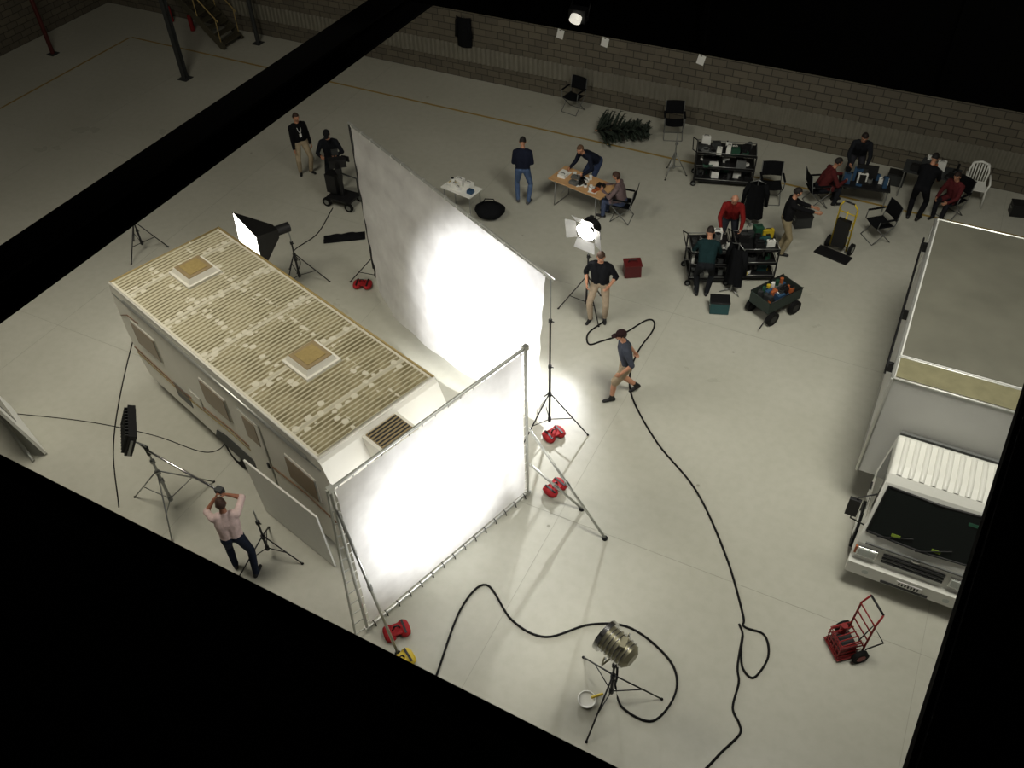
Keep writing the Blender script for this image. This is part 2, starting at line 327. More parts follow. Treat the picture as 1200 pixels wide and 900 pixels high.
def caravan():
    c=B(); W=1.165
    prof=[(-2.95,.45),(-3.10,.8),(-3.22,1.4),(-3.20,2.2),(-3.14,2.6),(-3.08,2.68),(3.05,2.68),(3.14,2.62),(3.42,2.0),(3.55,1.45),(3.50,.9),(3.35,.5),(3.2,.45)]
    c.extrude([(a,bz) for a,bz in prof],-W,W,cream,'y')
    n=6*52
    c.grid(lambda u,v:V((-3.07+6.1*u,-1.13+2.26*v,2.69+.02*math.sin(math.pi*v)+.006*math.sin(u*6.1*2*math.pi*12))),n*2,6,m_roof)
    for y in (-W+.01,W-.01): c.tube([(-3.1,y,2.69),(3.08,y,2.69)],.022,rust if y>0 else cream,6)
    for x in (-3.09,3.08): c.tube([(x,-W,2.69),(x,W,2.69)],.02,rust if x<0 else cream,6)
    for x in (-2.12,1.35):
        c.box((x,.05,2.73),(.68,.68,.06),cream); c.box((x,.05,2.80),(.60,.60,.10),cream,taper=.86); c.box((x,.05,2.856),(.50,.50,.016),tan)
        c.box((x,.05,2.868),(.36,.36,.012),rust)
    y=-W-.006
    def win(x,z,w,h,m=brownglass):
        c.box((x,y,z),(w+.06,.012,h+.06),cream); c.box((x,y-.012,z),(w+.03,.02,h+.03),alu); c.box((x,y-.02,z),(w,.02,h),m)
    win(2.45,1.75,.75,.5); win(0.0,1.8,.75,.5); win(-2.3,1.75,.8,.5)
    c.box((1.1,y,1.35),(.64,.014,1.7),alu); c.box((1.1,y-.006,1.35),(.60,.02,1.66),cream); c.box((1.1,y-.018,1.85),(.36,.012,.5),brownglass); c.box((1.36,y-.025,1.2),(.05,.03,.12),black)
    c.box((-.9,y,1.2),(.4,.012,.3),alu); c.box((-.9,y-.008,1.2),(.36,.012,.26),cream); c.box((-1.5,y,.9),(.5,.012,.35),grey)
    c.tube([(-3.15,y,1.1),(-1.6,y,1.02),(.2,y,1.22),(.78,y,1.2)],.016,brown,6); c.tube([(1.44,y,1.2),(2.4,y,1.32),(3.4,y,1.22)],.016,brown,6)
    c.tube([(-3.12,y,.98),(-1.6,y,.92),(.2,y,1.10),(.78,y,1.09)],.010,rust,6); c.tube([(-3.1,y,2.45),(3.1,y,2.45)],.012,alu,6)
    c.tube([(-3.15,y,1.9),(-2.8,y,2.1),(-2.4,y,2.12)],.01,brown,6)
    c.tube([(-2.6,y-.03,2.55),(2.8,y-.03,2.55)],.03,alu,8)
    for x in (-2,0,2): c.box((x,W+.01,1.75),(.9,.02,.5),brownglass)
    # air conditioner box high on the sloping end
    c.box((3.40,-.05,2.42),(.56,.70,.38),cream); c.box((3.40,-.05,2.62),(.46,.58,.02),tan)
    for i in range(7): c.box((3.21+i*.064,-.05,2.635),(.018,.56,.02),dgrey)
    for i in range(5): c.box((3.685,-.05,2.30+i*.06),(.012,.60,.02),dgrey)
    c.box((3.36,-.05,2.20),(.3,.5,.08),alu)
    for q in (-1,1): c.box((3.52,q*.95,.95),(.06,.12,.3),redp)
    c.box((0,0,.40),(5.6,1.5,.12),dgrey)
    for q in (-1,1):
        for x in (-.1,.68): c.wheel((x,q*(W-.12),.33),.33,.2,(0,1,0),white)
        c.extrude([(-.6,.45),(-.45,.72),(-.1,.82),(.68,.82),(1.02,.72),(1.16,.45)],q*(W+.004),q*(W+.02),dgrey,'y')
        c.tube([(-2.9,q*.6,.42),(-4.2,0,.44)],.035,dgrey,6)
        for x in (-2.6,2.9): c.cyl((x,q*.9,0),(x,q*.9,.42),.02,steel); c.cyl((x,q*.9,0),(x,q*.9,.02),.08,steel)
    c.cyl((-3.9,0,.1),(-3.9,0,.7),.025,steel); c.wheel((-3.9,0,.1),.1,.06,(0,1,0)); c.box((-4.2,0,.46),(.3,.1,.08),dgrey)
    c.box((-3.3,0,.75),(.35,.9,.4),cream)
    return c.obj('caravan',(-9.09,8.19,0),-17.3)
caravan()
c=B(); c.box((1.13,.06,.72),(1.82,.03,1.44),white,rot=(3,0,0)); c.obj('polystyrene_board',(-8.62,6.44,0.03),-14)
# ------------------------------------------------------------------ diffusion frames
def fabric(name,tr,tp):
    m=bpy.data.materials.new(name); m.use_nodes=True; N=m.node_tree.nodes;L=m.node_tree.links; N.remove(N['Principled BSDF']); out=N['Material Output']
    tc=N.new('ShaderNodeTexCoord'); no=N.new('ShaderNodeTexNoise'); no.inputs['Scale'].default_value=2.5; no.inputs['Detail'].default_value=6; L.new(tc.outputs['Object'],no.inputs['Vector'])
    r=ramp(N,[(.3,lin((215,213,210))),(.7,lin((238,237,234)))]); L.new(no.outputs['Fac'],r.inputs[0])
    d=N.new('ShaderNodeBsdfDiffuse');t=N.new('ShaderNodeBsdfTranslucent');x=N.new('ShaderNodeMixShader'); x.inputs[0].default_value=tr
    L.new(r.outputs[0],d.inputs[0]);L.new(r.outputs[0],t.inputs[0]);L.new(d.outputs[0],x.inputs[1]);L.new(t.outputs[0],x.inputs[2])
    tr_=N.new('ShaderNodeBsdfTransparent'); y=N.new('ShaderNodeMixShader'); y.inputs[0].default_value=tp
    L.new(x.outputs[0],y.inputs[1]);L.new(tr_.outputs[0],y.inputs[2]);L.new(y.outputs[0],out.inputs[0])
    return m
silk=fabric('diffusion_silk',.5,.09)
c=B(); Ln,Ht=3.67,3.52
def pipe(a,b_,r=.026): c.cyl(a,b_,r,alu,n=10)
for z in (.05,Ht): pipe((0,0,z),(Ln,0,z))
for x in (0,Ln): pipe((x,0,.0),(x,0,Ht))
for x in (0,Ln):
    for z in (.05,Ht): c.box((x,0,z),(.09,.07,.09),alu)
pipe((-.22,.02,0),(-.04,.02,Ht),.02)
for i in range(12): t=.1+i*.27; pipe((-.22+.18*t/Ht,.02,t),(0,0,t),.012)
def f2(u,v):
    s=.07; return V((s+(Ln-2*s)*u,.03*math.sin(math.pi*u)*math.sin(math.pi*v)+.006*math.sin(17*u+3*v)*math.sin(9*v),.13+(Ht-.2)*v))
c.grid(f2,40,40,silk)
for i in range(15):
    x=.12+i*(Ln-.24)/14; c.tube([(x,0,.13),(x+.02,-.03,.06),(x+.01,-.06,.01)],.008,black,5)
    c.tube([(x,0,Ht-.07),(x+.02,0,Ht)],.006,black,5)
    z=.2+i*.23; c.tube([(0,0,z),(.07,0,z)],.006,white,5); c.tube([(Ln,0,z),(Ln-.07,0,z)],.006,white,5)
c.obj('diffusion_frame',(-5.5,5.3,0),72.5)
c=B(); L1=5.74; zl,zr=4.02,3.53
c.cyl((-.02,0,zl),(L1+.12,0,zr-.01),.028,alu); 
c.cyl((0.02,0,.5),(0,0,zl),.024,black)
for i in range(18): x=.1+i*(L1-.2)/17; zz=zl+(zr-zl)*x/L1; c.torus((x,0,zz-.01),.034,.006,white,(1,0,0),8)
def f1(u,v):
    zt=zl+(zr-zl)*u-.05
    zb=.12+.10*math.sin(math.pi*u)
    bil=(.55*math.sin(math.pi*min(1,u*1.1))*(1-v)**1.6)+.10*math.sin(math.pi*v)
    wr=.035*math.sin(11*u+6*v)*(1-v)+.018*math.sin(31*u-9*v)*(1-v)+.012*math.sin(40*v+8*u)
    x=.08+(L1-.16)*u+.12*(1-v)*math.sin(math.pi*v)*(1-u)*2
    return V((x,-bil-wr,zb+(zt-zb)*v))
c.grid(f1,90,50,silk)
c.obj('diffusion_silk_screen',(-10.1,12.7,0),-22.5)
def stand(name,loc,H,rz=0,spread=.6,hz=.9,m=black,r=.018,obj=True,c=None):
    c=c or B()
    c.cyl((0,0,.18),(0,0,H*.45),r*1.3,m); c.cyl((0,0,H*.4),(0,0,H*.75),r,m); c.cyl((0,0,H*.7),(0,0,H),r*.75,steel)
    for z in (H*.45,H*.75): c.cyl((0,0,z-.03),(0,0,z+.03),r*1.9,m); c.cyl((0,0,z),(.07,0,z),.01,m)
    c.cyl((0,0,hz-.04),(0,0,hz+.04),r*2.1,m); c.cyl((0,0,.2),(0,0,.28),r*2,m)
    for k in range(3):
        a=R_(rz+120*k); e=V((math.cos(a)*spread,math.sin(a)*spread,.012)); t=V((math.cos(a)*r*2,math.sin(a)*r*2,hz))
        c.tube([t,e],.013,m,6); c.tube([V((math.cos(a)*r,math.sin(a)*r,.24)),t.lerp(e,.58)],.009,m,6); c.ell(e,(.025,.025,.013),rubber,n=8)
    return c.obj(name,loc) if obj else c
stand('light_stand',(-10.12,12.78,0),3.9,200,.62,.7)
stand('light_stand',(-4.72,10.42,0),3.56,250,.75,.9)
stand('light_stand',(-15.9,11.5,0),1.3,40,.55,.8)
def sandbag(loc,rz,m=red):
    c=B(); 
    for q in (-1,1):
        c.ell((q*.12,0,.065),(.11,.17,.065),m,n=14,fn=lambda p:V((max(-.8,min(.8,p.x)),max(-.85,min(.85,p.y)),max(p.z,-.9)))); c.box((q*.12,0,.128),(.035,.25,.012),black)
    c.box((0,0,.11),(.14,.2,.03),m); c.tube([(-.06,0,.12),(-.03,0,.2),(.03,0,.2),(.06,0,.12)],.014,black,5)
    return c.obj('sandbag' ,loc,rz)
for p,rz,m in (((-4.55,10.25,0),60,red),((-4.0,9.1,.0),70,red),((-10.35,12.55,0),20,red),((-5.05,5.45,0),50,red),((-4.72,5.05,0),60,yellow)): sandbag(p,rz,m)
def brace(pts,name='brace_pole',foot=True):
    c=B(); c.tube(pts,.023,alu,8); p=V(pts[0]).lerp(V(pts[-1]),.5); d=(V(pts[-1])-V(pts[0])).normalized(); c.cyl(p-d*.05,p+d*.05,.034,steel)
    e=V(pts[-1]); c.cyl((e.x,e.y,0),(e.x,e.y,.03),.05,rubber); return c.obj(name)
brace([(-4.36,8.8,1.75),(-2.8,8.5,.03)]); brace([(-4.36,8.8,.85),(-3.4,8.9,.03)]); brace([(-5.45,5.28,3.1),(-4.85,5.15,.03)])
# ------------------------------------------------------------------ lights fixtures
def look(p,t): 
    d=(V(t)-V(p)).normalized(); return d.to_track_quat('Y','Z').to_matrix().to_4x4()
def fixture(name,base,H,target,rz,R=.17,Ln=.42,barn=False,body=None,metal=None,spread=.62,glow=lampglow,hz=.9):
    c=stand('',(0,0,0),H-.22,rz,spread,hz,obj=False); body=body or black
    p=V((0,0,H)); M=Matrix.Translation(p)@look(V(base)+p,target)
    def T(v): return M@V(v)
    c.cyl(T((0,-Ln*.5,0)),T((0,Ln*.35,0)),R*.82,body,n=24); c.cyl(T((0,-Ln*.62,0)),T((0,-Ln*.5,0)),R*.5,body,r2=R*.8,n=24)
    for i in range(6): y=-Ln*.42+i*Ln*.13; c.cyl(T((0,y,0)),T((0,y+.012,0)),R*.93,metal or body,n=24)
    c.cyl(T((0,Ln*.35,0)),T((0,Ln*.5,0)),R*1.08,metal or body,n=24); c.cyl(T((0,Ln*.5,0)),T((0,Ln*.51,0)),R*.95,glow,n=24)
    for q in (-1,1): c.box(T((q*R*1.12,-.02,-.0)),(.02,.03,.02),steel)
    c.tube([T((-R*1.15,0,0)),T((-R*1.2,0,-R*.9)),(0,0,H-.23),T((R*1.2,0,-R*.9)),T((R*1.15,0,0))],.014,body,6)
    c.box(T((0,-Ln*.2,R*1.0)),(.08,.16,.05),body)
    if barn:
        y0=Ln*.51
        for dx,dz in ((1,0),(-1,0),(0,1),(0,-1)):
            a=[(dx*R if dx else -R,y0,dz*R if dz else -R),(dx*R if dx else R,y0,dz*R if dz else R)]
            o=[(dx*R*2.0 if dx else -R*1.2,y0+.09,dz*R*2.0 if dz else -R*1.2),(dx*R*2.0 if dx else R*1.2,y0+.09,dz*R*2.0 if dz else R*1.2)]
            c.raw([T(a[0]),T(a[1]),T(o[1]),T(o[0])],[(0,1,2,3)],barnin)
    return c.obj(name,base)
brass=mat('brushed_lamp_housing',(165,160,135),.35,.6)
fixture('par_light',(-1.65,5.9,0),1.55,(-4.95,7.05,1.8),25,R=.22,Ln=.46,body=brass,metal=chrome,spread=.75,hz=.7)
LT=(-6.0,11.0,1.7)
fixture('spotlight_with_barn_doors',(-5.45,13.9,0),2.15,LT,-40,R=.21,Ln=.30,barn=True,spread=.6)
c=B(); c.ell((0,0,.03),(.13,.13,.03),white,n=16,keep=lambda p:p.z<.3); c.torus((0,0,.045),.13,.01,white,(0,0,1)); c.cyl((.05,.05,.05),(.18,.18,.05),.02,yellow); c.obj('lamp_lens_dish',(-1.95,5.72,0.0))
# softbox
SB=V((-11.95,11.4,1.62)); SBT=SB+V((-.5,-1,.05))
c=stand('',(0,0,0),1.5,30,.65,.8,obj=False); M=Matrix.Translation(SB-V((-11.7,12.05,0)))@look(SB,SBT)
F=[M@V(p) for p in ((-.58,.25,-.42),(.58,.25,-.42),(.58,.25,.42),(-.58,.25,.42))]; K_=[M@V(p) for p in ((-.12,-.4,-.1),(.12,-.4,-.1),(.12,-.4,.1),(-.12,-.4,.1))]
c.raw(F+K_,[(0,1,5,4),(1,2,6,5),(2,3,7,6),(3,0,4,7),(4,5,6,7)],black)
G=[M@V(p) for p in ((-.56,.245,-.40),(.56,.245,-.40),(.56,.245,.40),(-.56,.245,.40))]; c.raw(G,[(3,2,1,0)],boxglow)
c.cyl(M@V((0,-.4,0)),M@V((0,-.7,0)),.11,black,n=16); c.tube([M@V((0,-.55,-.1)),(0,0,1.5)],.02,steel,6)
c.obj('softbox_light',(-11.7,12.05,0))
# LED panel on stand with boom arm
c=stand('',(0,0,0),1.65,70,.8,.95,m=steel,r=.022,obj=False)
M=Matrix.Translation((-.18,-.02,1.95))@look((-10,5.8,2),(-9.0,6.8,1.3))
def mb(cc,d,m):
    x,y,z=[q/2 for q in d]; vs=[M@V((cc[0]+a*x,cc[1]+b_*y,cc[2]+e*z)) for e in (-1,1) for a,b_ in ((-1,-1),(1,-1),(1,1),(-1,1))]
    c.raw(vs,[(0,3,2,1),(4,5,6,7),(0,1,5,4),(1,2,6,5),(2,3,7,6),(3,0,4,7)],m)
mb((0,0,0),(.74,.12,.44),black)
for i in range(10): mb((-.32+i*.071,-.08,0),(.014,.06,.40),dgrey)
mb((0,.066,0),(.66,.012,.36),grey)
for q in (-1,1): mb((q*.39,0,-.02),(.02,.04,.32),steel)
c.tube([M@V((0,0,-.2)),(0,0,1.64)],.016,steel,6)
c.tube([(-.2,.05,1.52),(0,0,1.52),(1.70,-.20,1.60)],.022,chrome,8); c.cyl((0,0,1.42),(0,0,1.6),.035,black); c.box((1.72,-.20,1.62),(.12,.10,.10),dgrey)
c.obj('led_panel_light',(-9.95,5.85,0))
stand('light_stand',(-7.75,5.75,0),1.25,10,.6,.55,m=black)
# cables
def cable(pts,r=.014,name='power_cable',m=rubber):
    c=B(); c.tube(smoothpath(pts,8,r),r,m,6); return c.obj(name)
cable([(-4.95,13.7),(-5.1,13.2),(-4.95,12.9),(-4.75,13.1),(-4.43,13.5),(-4.15,14.1),(-3.98,14.15),(-3.9,13.85),(-3.95,13.14),(-3.85,12.4),(-3.53,11.76),(-2.73,10.91),(-1.74,10.15),(-.87,9.06),(-.3,8.1),(-.22,7.89),(.1,7.88),(.25,7.55),(.15,7.13),(-.04,7.2),(-.15,7.5),(-.2,7.75),(-.3,7.9)],.018)
cable([(-.2,7.75),(-.12,7.2),(-.03,6.95),(0,6.54),(.15,6.35),(.2,6.2),(.05,5.85),(-.15,5.4),(-.5,5.0)],.018)
cable([(-4.14,5.0),(-4.14,5.12),(-4.35,6.24),(-4.19,6.82),(-3.52,6.42),(-2.92,6.39),(-2.38,6.89),(-1.78,7.10),(-1.06,6.84),(-.82,6.4),(-.97,5.85),(-1.43,5.84),(-1.65,6.1),(-1.62,6.0,.5),(-1.6,5.85,1.3)],.018)
cable([(-14.2,9.6),(-13.8,8.89),(-12.77,7.42),(-11.88,6.35),(-10.83,5.41)],.011)
cable([(-14.9,6.1),(-13,6.7),(-11.5,7.0),(-10.31,7.09),(-10.1,7.45),(-10.5,7.8)],.008)
cable([(-12,12.3),(-12.2,12.7),(-12.6,13),(-12.5,13.8),(-12.8,14.9)],.012)
cable([(-13.7,9.0),(-13.5,9.2),(-13.7,9.4),(-13.4,9.3),(-13.6,8.9)],.02,'green_hose',green)
# ------------------------------------------------------------------ truck
def truck():
    c=B(); tw=mat('truck_white',(215,215,207),.35,noise=.05,ns=2); rf=mat('truck_roof_grey',(98,97,86),.6,noise=.3,ns=1.5); gold=mat('fibreglass_strip',(122,118,92),.35,noise=.35,ns=5)
    bw=mat('truck_box_panel',(195,195,190),.45,noise=.08,ns=2)
    W=1.15;y0,y1=11.05,15.65;z0,z1=.85,3.0
    c.box((0,(y0+y1)/2,(z0+z1)/2),(2*W,y1-y0,z1-z0),bw); c.box((0,(y0+y1)/2+.28,z1+.006),(2*W-.1,y1-y0-.62,.012),rf); c.box((0,y0+.27,z1+.01),(2*W-.08,.46,.016),gold)
    for x in (-W,W): c.tube([(x,y0,z1),(x,y1,z1)],.03,alu,6); c.box((x,(y0+y1)/2,z0+.04),(.03,y1-y0,.1),alu)
    for y in (y0,y0+.52,y1): c.tube([(-W,y,z1+.005),(W,y,z1+.005)],.022,alu,6)
    for x in (-W,W):
        for y in (y0,y1): c.tube([(x,y,z0),(x,y,z1)],.03,alu,6)
    for z in (2.75,2.62): c.tube([(-W-.1,y0+.5,z),(-W-.1,y1-.3,z)],.018,black,6)
    for y in (y0+.6,y0+2,y1-.5): c.box((-W-.05,y,2.69),(.1,.05,.18),black)
    c.box((0,y1+.01,1.9),(.03,.02,2.0),black)
    for x in (-.5,.5): c.cyl((x,y1+.02,.95),(x,y1+.02,2.9),.018,steel)
    for x in (-.4,.4): c.box((x,12.8,.68),(.1,5.8,.2),dgrey)
    for y in (10.3,14.4):
        for x in (-.78,.78): c.wheel((x,y,.4),.4,.24 if y<12 else .4,(1,0,0),white)
    c.box((-.85,12.6,.55),(.4,.9,.35),dgrey); c.box((0,15.6,.5),(2.1,.1,.14),dgrey)
    H=.87
    prof=[(9.52,.42),(9.46,.55),(9.46,1.0),(9.52,1.22),(9.88,2.02),(9.98,2.12),(10.15,2.17),(10.75,2.17),(10.86,2.1),(10.9,1.2),(10.9,.5),(10.75,.5),(10.7,.7),(10.55,.86),(10.1,.86),(9.92,.7),(9.86,.42)]
    n=len(prof)
    def px(z): return H-max(0,(z-1.2))*.10
    cb=B(); vs=[(-px(z),y,z) for y,z in prof]+[(px(z),y,z) for y,z in prof]
    cb.raw(vs,[tuple(range(n))[::-1],tuple(range(n,2*n))]+[(i,(i+1)%n,n+(i+1)%n,n+i) for i in range(n)],tw)
    for i in range(9): x=-.64+i*.16; c.tube([(x,9.99,2.10),(x,10.15,2.155),(x,10.72,2.155)],.05,tw,8)
    def ws(u,v,o): z=1.24+.74*v; y=9.535+.335*v; return V(((2*u-1)*(px(z)-.07),y-o-.05*math.sin(math.pi*u),z))
    c.grid(lambda u,v:ws(u,v,.012),12,6,glass)
    c.tube([ws(0,0,.02),ws(.5,0,.02),ws(1,0,.02),ws(1,1,.02),ws(.5,1,.02),ws(0,1,.02),ws(0,0,.02)],.02,black,6)
    for u in (.25,.6): c.tube([ws(u-.15,.0,.05),ws(u+.15,.22,.045)],.01,black,5)
    for (u,v,m) in ((.25,.12,mat('windscreen_reflection',(110,130,40),.7)),(.62,.1,mat('windscreen_reflection',(110,130,40),.7)),(.85,.8,green)):  # green-yellow reflections on the windscreen, painted as small coloured tabs
        p=ws(u,v,.018); c.box(p,(.13,.01,.05),m,rot=(-28,0,0))
    for q in (-1,1):
        a=[(q*(px(1.3)+.006),9.68,1.3),(q*(px(1.3)+.006),10.7,1.3),(q*(px(1.95)+.006),10.7,1.95),(q*(px(1.95)+.006),9.97,1.95)]
        c.raw(a,[(0,1,2,3)],glass); c.box((q*(H+.004),10.2,.88),(.012,.02,.7),grey); c.box((q*(H+.02),10.55,1.12),(.03,.14,.04),black)
        c.tube([(q*.84,9.7,1.9),(q*1.08,9.52,1.88),(q*1.08,9.52,1.4),(q*.86,9.6,1.25)],.013,black,6); c.box((q*1.10,9.52,1.66),(.17,.06,.36),black); c.box((q*1.10,9.555,1.66),(.14,.01,.32),chrome)
        c.box((q*.68,9.44,.84),(.30,.05,.20),chrome); c.box((q*.68,9.42,.84),(.26,.03,.16),mat('headlamp_glass',(190,195,190),.1)); c.box((q*.83,9.46,.84),(.06,.08,.16),orange)
    for i in range(3): c.box((0,9.435,.76+i*.08),(.9,.03,.03),dgrey)
    c.box((0,9.435,1.06),(1.5,.03,.03),grey); c.ell((0,9.44,1.0),(.07,.02,.04),chrome,n=10)
    c.box((0,9.43,.48),(1.78,.16,.26),tw); c.box((0,9.345,.40),(.7,.02,.05),dgrey); c.box((0.05,9.335,.50),(.38,.012,.11),paper)
    t=mat('plate_text',(30,30,30),.6)
    for i in range(7): c.box((-.09+i*.045,9.327,.50),(.024,.006,.06),t)
    for q in (-1,1): c.cyl((q*.6,9.345,.47),(q*.6,9.355,.47),.05,mat('headlamp_glass',(190,195,190),.1))
    c.box((0,10.98,1.6),(1.5,.05,.9),grey)
    o=c.obj('box_truck',(1.82,0,0),0,bev=.012)
    k=cb.obj('cab_shell',(0,0,0),0); k.parent=o
    bm_=k.modifiers.new('bevel','BEVEL'); bm_.width=.035; bm_.segments=3; bm_.limit_method='ANGLE'; bm_.angle_limit=R_(40)
    return o
truck()
c=B()
for q in (-1,1):
    c.tube([(q*.2,0,.12),(q*.2,.02,.9),(q*.17,.10,1.1)],.016,redp,8); c.wheel((q*.26,-.05,.13),.13,.07,(1,0,0),redp)
c.tube([(-.17,.1,1.1),(.17,.1,1.1)],.018,black,8)
for z in (.3,.5,.7,.9): c.tube([(-.2,0,z),(.2,0,z)],.012,redp,6)
c.tube([(-.26,-.05,.13),(.26,-.05,.13)],.015,steel,6); c.box((0,-.2,.05),(.42,.36,.02),redp)
for x in (-.16,-.08,0,.08,.16):
    c.tube([(x,-.36,.06),(x,-.36,.4),(x,-.05,.44)],.010,redp,6)
for z in (.12,.22,.32,.4): c.tube([(-.18,-.02,z),(-.18,-.36,z),(.18,-.36,z),(.18,-.02,z)],.010,redp,6)
c.box((0,-.2,.18),(.3,.26,.2),mat('dark_red',(90,25,25),.5)); c.box((.02,-.2,.3),(.2,.2,.04),black); c.cyl((-.1,-.2,.28),(-.1,-.2,.5),.05,redp); c.tube([(.15,-.1,.45),(.1,.1,.7),(.3,.2,.5),(.2,.05,.2)],.012,black,5)
c.obj('hand_truck',(1.35,8.3,0),-50)
c=B()
for q in (-1,1):
    c.tube([(q*.2,0,.1),(q*.2,0,1.2),(q*.12,-.05,1.35)],.02,yellow,8); c.wheel((q*.28,.08,.14),.14,.07)
for z in (.25,.45,.65,.85,1.05): c.tube([(-.2,0,z),(.2,0,z)],.014,yellow,6)
c.tube([(-.12,-.05,1.35),(.12,-.05,1.35)],.02,black,6); c.box((0,-.2,.015),(.8,.34,.03),black); c.tube([(-.28,.08,.14),(.28,.08,.14)],.014,steel,6)
c.box((0,-.06,.55),(.3,.12,.7),black); c.tube([(0,0,.2),(0,0,1.1)],.02,yellow,6); c.obj('hand_truck',(-1.0,18.3,0),-15)
# ------------------------------------------------------------------ furniture / carts
def gear(c,x0,x1,y0,y1,z,n,ms,hmax=.28):
    for i in range(n):
        w_,d_,h_=[random.uniform(.08,.26),random.uniform(.08,.22),random.uniform(.05,hmax)]
        x=random.uniform(x0+w_/2,x1-w_/2);y=random.uniform(y0+d_/2,y1-d_/2); m=random.choice(ms)
        if random.random()<.6:
            c.box((x,y,z+h_/2),(w_,d_,h_),m,rot=(0,0,random.uniform(-12,12)),taper=random.choice([1,.92])); 
            c.tube([(x-w_*.25,y,z+h_),(x-w_*.2,y,z+h_+.03),(x+w_*.2,y,z+h_+.03),(x+w_*.25,y,z+h_)],.007,black,5)
        elif random.random()<.5: c.cyl((x,y,z),(x,y,z+h_),w_*.3,m,n=12); c.cyl((x,y,z+h_),(x,y,z+h_+.02),w_*.22,black,n=12)
        else: c.torus((x,y,z+.02),w_*.4,.018,m,(0,0,1)); c.torus((x,y,z+.05),w_*.36,.018,m,(0,0,1))
def cart(name,loc,rz,Lx,Ly,Hh,ms,n=16,handle=True,shelves=3,fr=black,box=None):
    c=B()
    for x in (-Lx/2,Lx/2):
        for y in (-Ly/2,Ly/2): c.cyl((x,y,.12),(x,y,Hh),.018,fr); c.wheel((x,y,.07),.07,.04,(0,1,0),grey)
    for k in range(shelves):
        z=.16+(Hh-.2)*k/(shelves-1); c.box((0,0,z),(Lx,Ly,.025),fr)
        for q in (-1,1): c.tube([(-Lx/2,q*Ly/2,z+.06),(Lx/2,q*Ly/2,z+.06)],.01,steel,6); c.tube([(q*Lx/2,-Ly/2,z+.06),(q*Lx/2,Ly/2,z+.06)],.01,steel,6)
        gear(c,-Lx/2,Lx/2,-Ly/2,Ly/2,z+.013,n,ms,.2 if k<shelves-1 else .26)
    if handle: c.tube([(-Lx/2,-Ly/2,Hh),(-Lx/2-.12,-Ly/2,Hh+.08),(-Lx/2-.12,Ly/2,Hh+.08),(-Lx/2,Ly/2,Hh)],.014,fr,6)
    return c.obj(name,loc,rz)
gm=[black,dgrey,grey,white,black,teal,dgrey,orange,green,yellow,black]
cart('equipment_cart',(-4.3,20.1,0),16,1.45,.6,.95,[black,dgrey,grey,white,black,green],20)
cart('equipment_cart',(-3.5,16.15,0),25,.85,.7,.9,[black,dgrey,grey,white,alu],14)
cart('equipment_cart',(-2.6,16.65,0),25,.9,.7,.9,gm,18)
c=B()
cg=mat('cart_canvas',(38,48,42),.8)
c.box((0,0,.34),(.95,.55,.03),cg)
for q in (-1,1):
    c.box((0,q*.275,.48),(.95,.02,.26),cg); c.box((q*.475,0,.48),(.02,.55,.26),cg); c.tube([(-.48,q*.28,.62),(.48,q*.28,.62)],.014,black,6)
    for x in (-.33,.33): c.wheel((x,q*.3,.16),.16,.08,(0,1,0),black)
gear(c,-.45,.45,-.25,.25,.36,26,[green,green,black,dgrey,grey,orange,blue,white,yellow],.32)
for i in range(5): c.cyl((-.3+i*.13,.1,.5),(-.3+i*.13,.1,.74),.04,[green,yellow,white,green,orange][i],n=12)
c.tube([(-.47,-.28,.3),(-.75,-.35,.12)],.014,black,6); c.obj('garden_cart',(-1.8,15.55,0),60)
def foldchair(name,loc,rz,m=blackfab,arms=True,fr=None):
    c=B(); fr=fr or grey
    for q in (-1,1):
        c.tube([(q*.25,-.22,.01),(q*.25,.22,.45)],.011,fr,6); c.tube([(q*.25,.24,.01),(q*.25,-.22,.45),(q*.25,-.30,.92)],.011,fr,6)
        if arms: c.tube([(q*.27,-.24,.64),(q*.27,.20,.64),(q*.26,.22,.45)],.014,fr,6); c.box((q*.27,0,.655),(.05,.4,.02),m)
    c.tube([(-.25,-.22,.01),(.25,-.22,.01)],.011,fr,6); c.tube([(-.25,.24,.01),(.25,.24,.01)],.011,fr,6)
    c.grid(lambda u,v:V((-.24+.48*u,-.22+.44*v,.45-.03*math.sin(math.pi*u))),8,8,m); c.grid(lambda u,v:V((-.24+.48*u,-.235-.065*v-.03*math.sin(math.pi*u),.56+.36*v)),8,8,m)
    o=c.obj(name,loc,rz); s_=o.modifiers.new('t','SOLIDIFY'); s_.thickness=.008; return o
for p,r in (((-6.2,21.75,0),200),((-9.3,22.0,0),170),((-3.0,19.75,0),200),((-.3,19.2,0),130)): foldchair('folding_chair',p,r)
c=B()
for q in (-1,1):
    c.tube([(q*.24,-.26,.01),(q*.20,-.20,.42),(q*.22,-.26,.70),(q*.18,-.32,.86)],.022,white,8); c.tube([(q*.26,.25,.01),(q*.23,.20,.42),(q*.27,.2,.62),(q*.27,-.2,.66)],.024,white,8)
c.box((0,0,.43),(.46,.46,.025),white); c.tube([(-.18,-.32,.86),(0,-.34,.90),(.18,-.32,.86)],.03,white,8)
for i in range(6): x=-.15+i*.06; c.tube([(x,-.22,.43),(x*1.05,-.30,.87)],.016,white,6)
c.obj('plastic_chair',(1.5,21.75,0),185)
c=B(); c.box((0,0,.735),(1.55,.72,.03),wood); c.box((0,0,.71),(1.5,.68,.03),alu)
for q in (-1,1):
    c.tube([(q*.6,-.3,.71),(q*.62,-.3,.01),(q*.62,.3,.01),(q*.6,.3,.71)],.014,steel,6); c.tube([(q*.61,0,.2),(q*.3,0,.7)],.01,steel,6)
gear(c,-.7,.7,-.3,.3,.75,9,[white,paper,orange,blue,black,grey,red],.09)
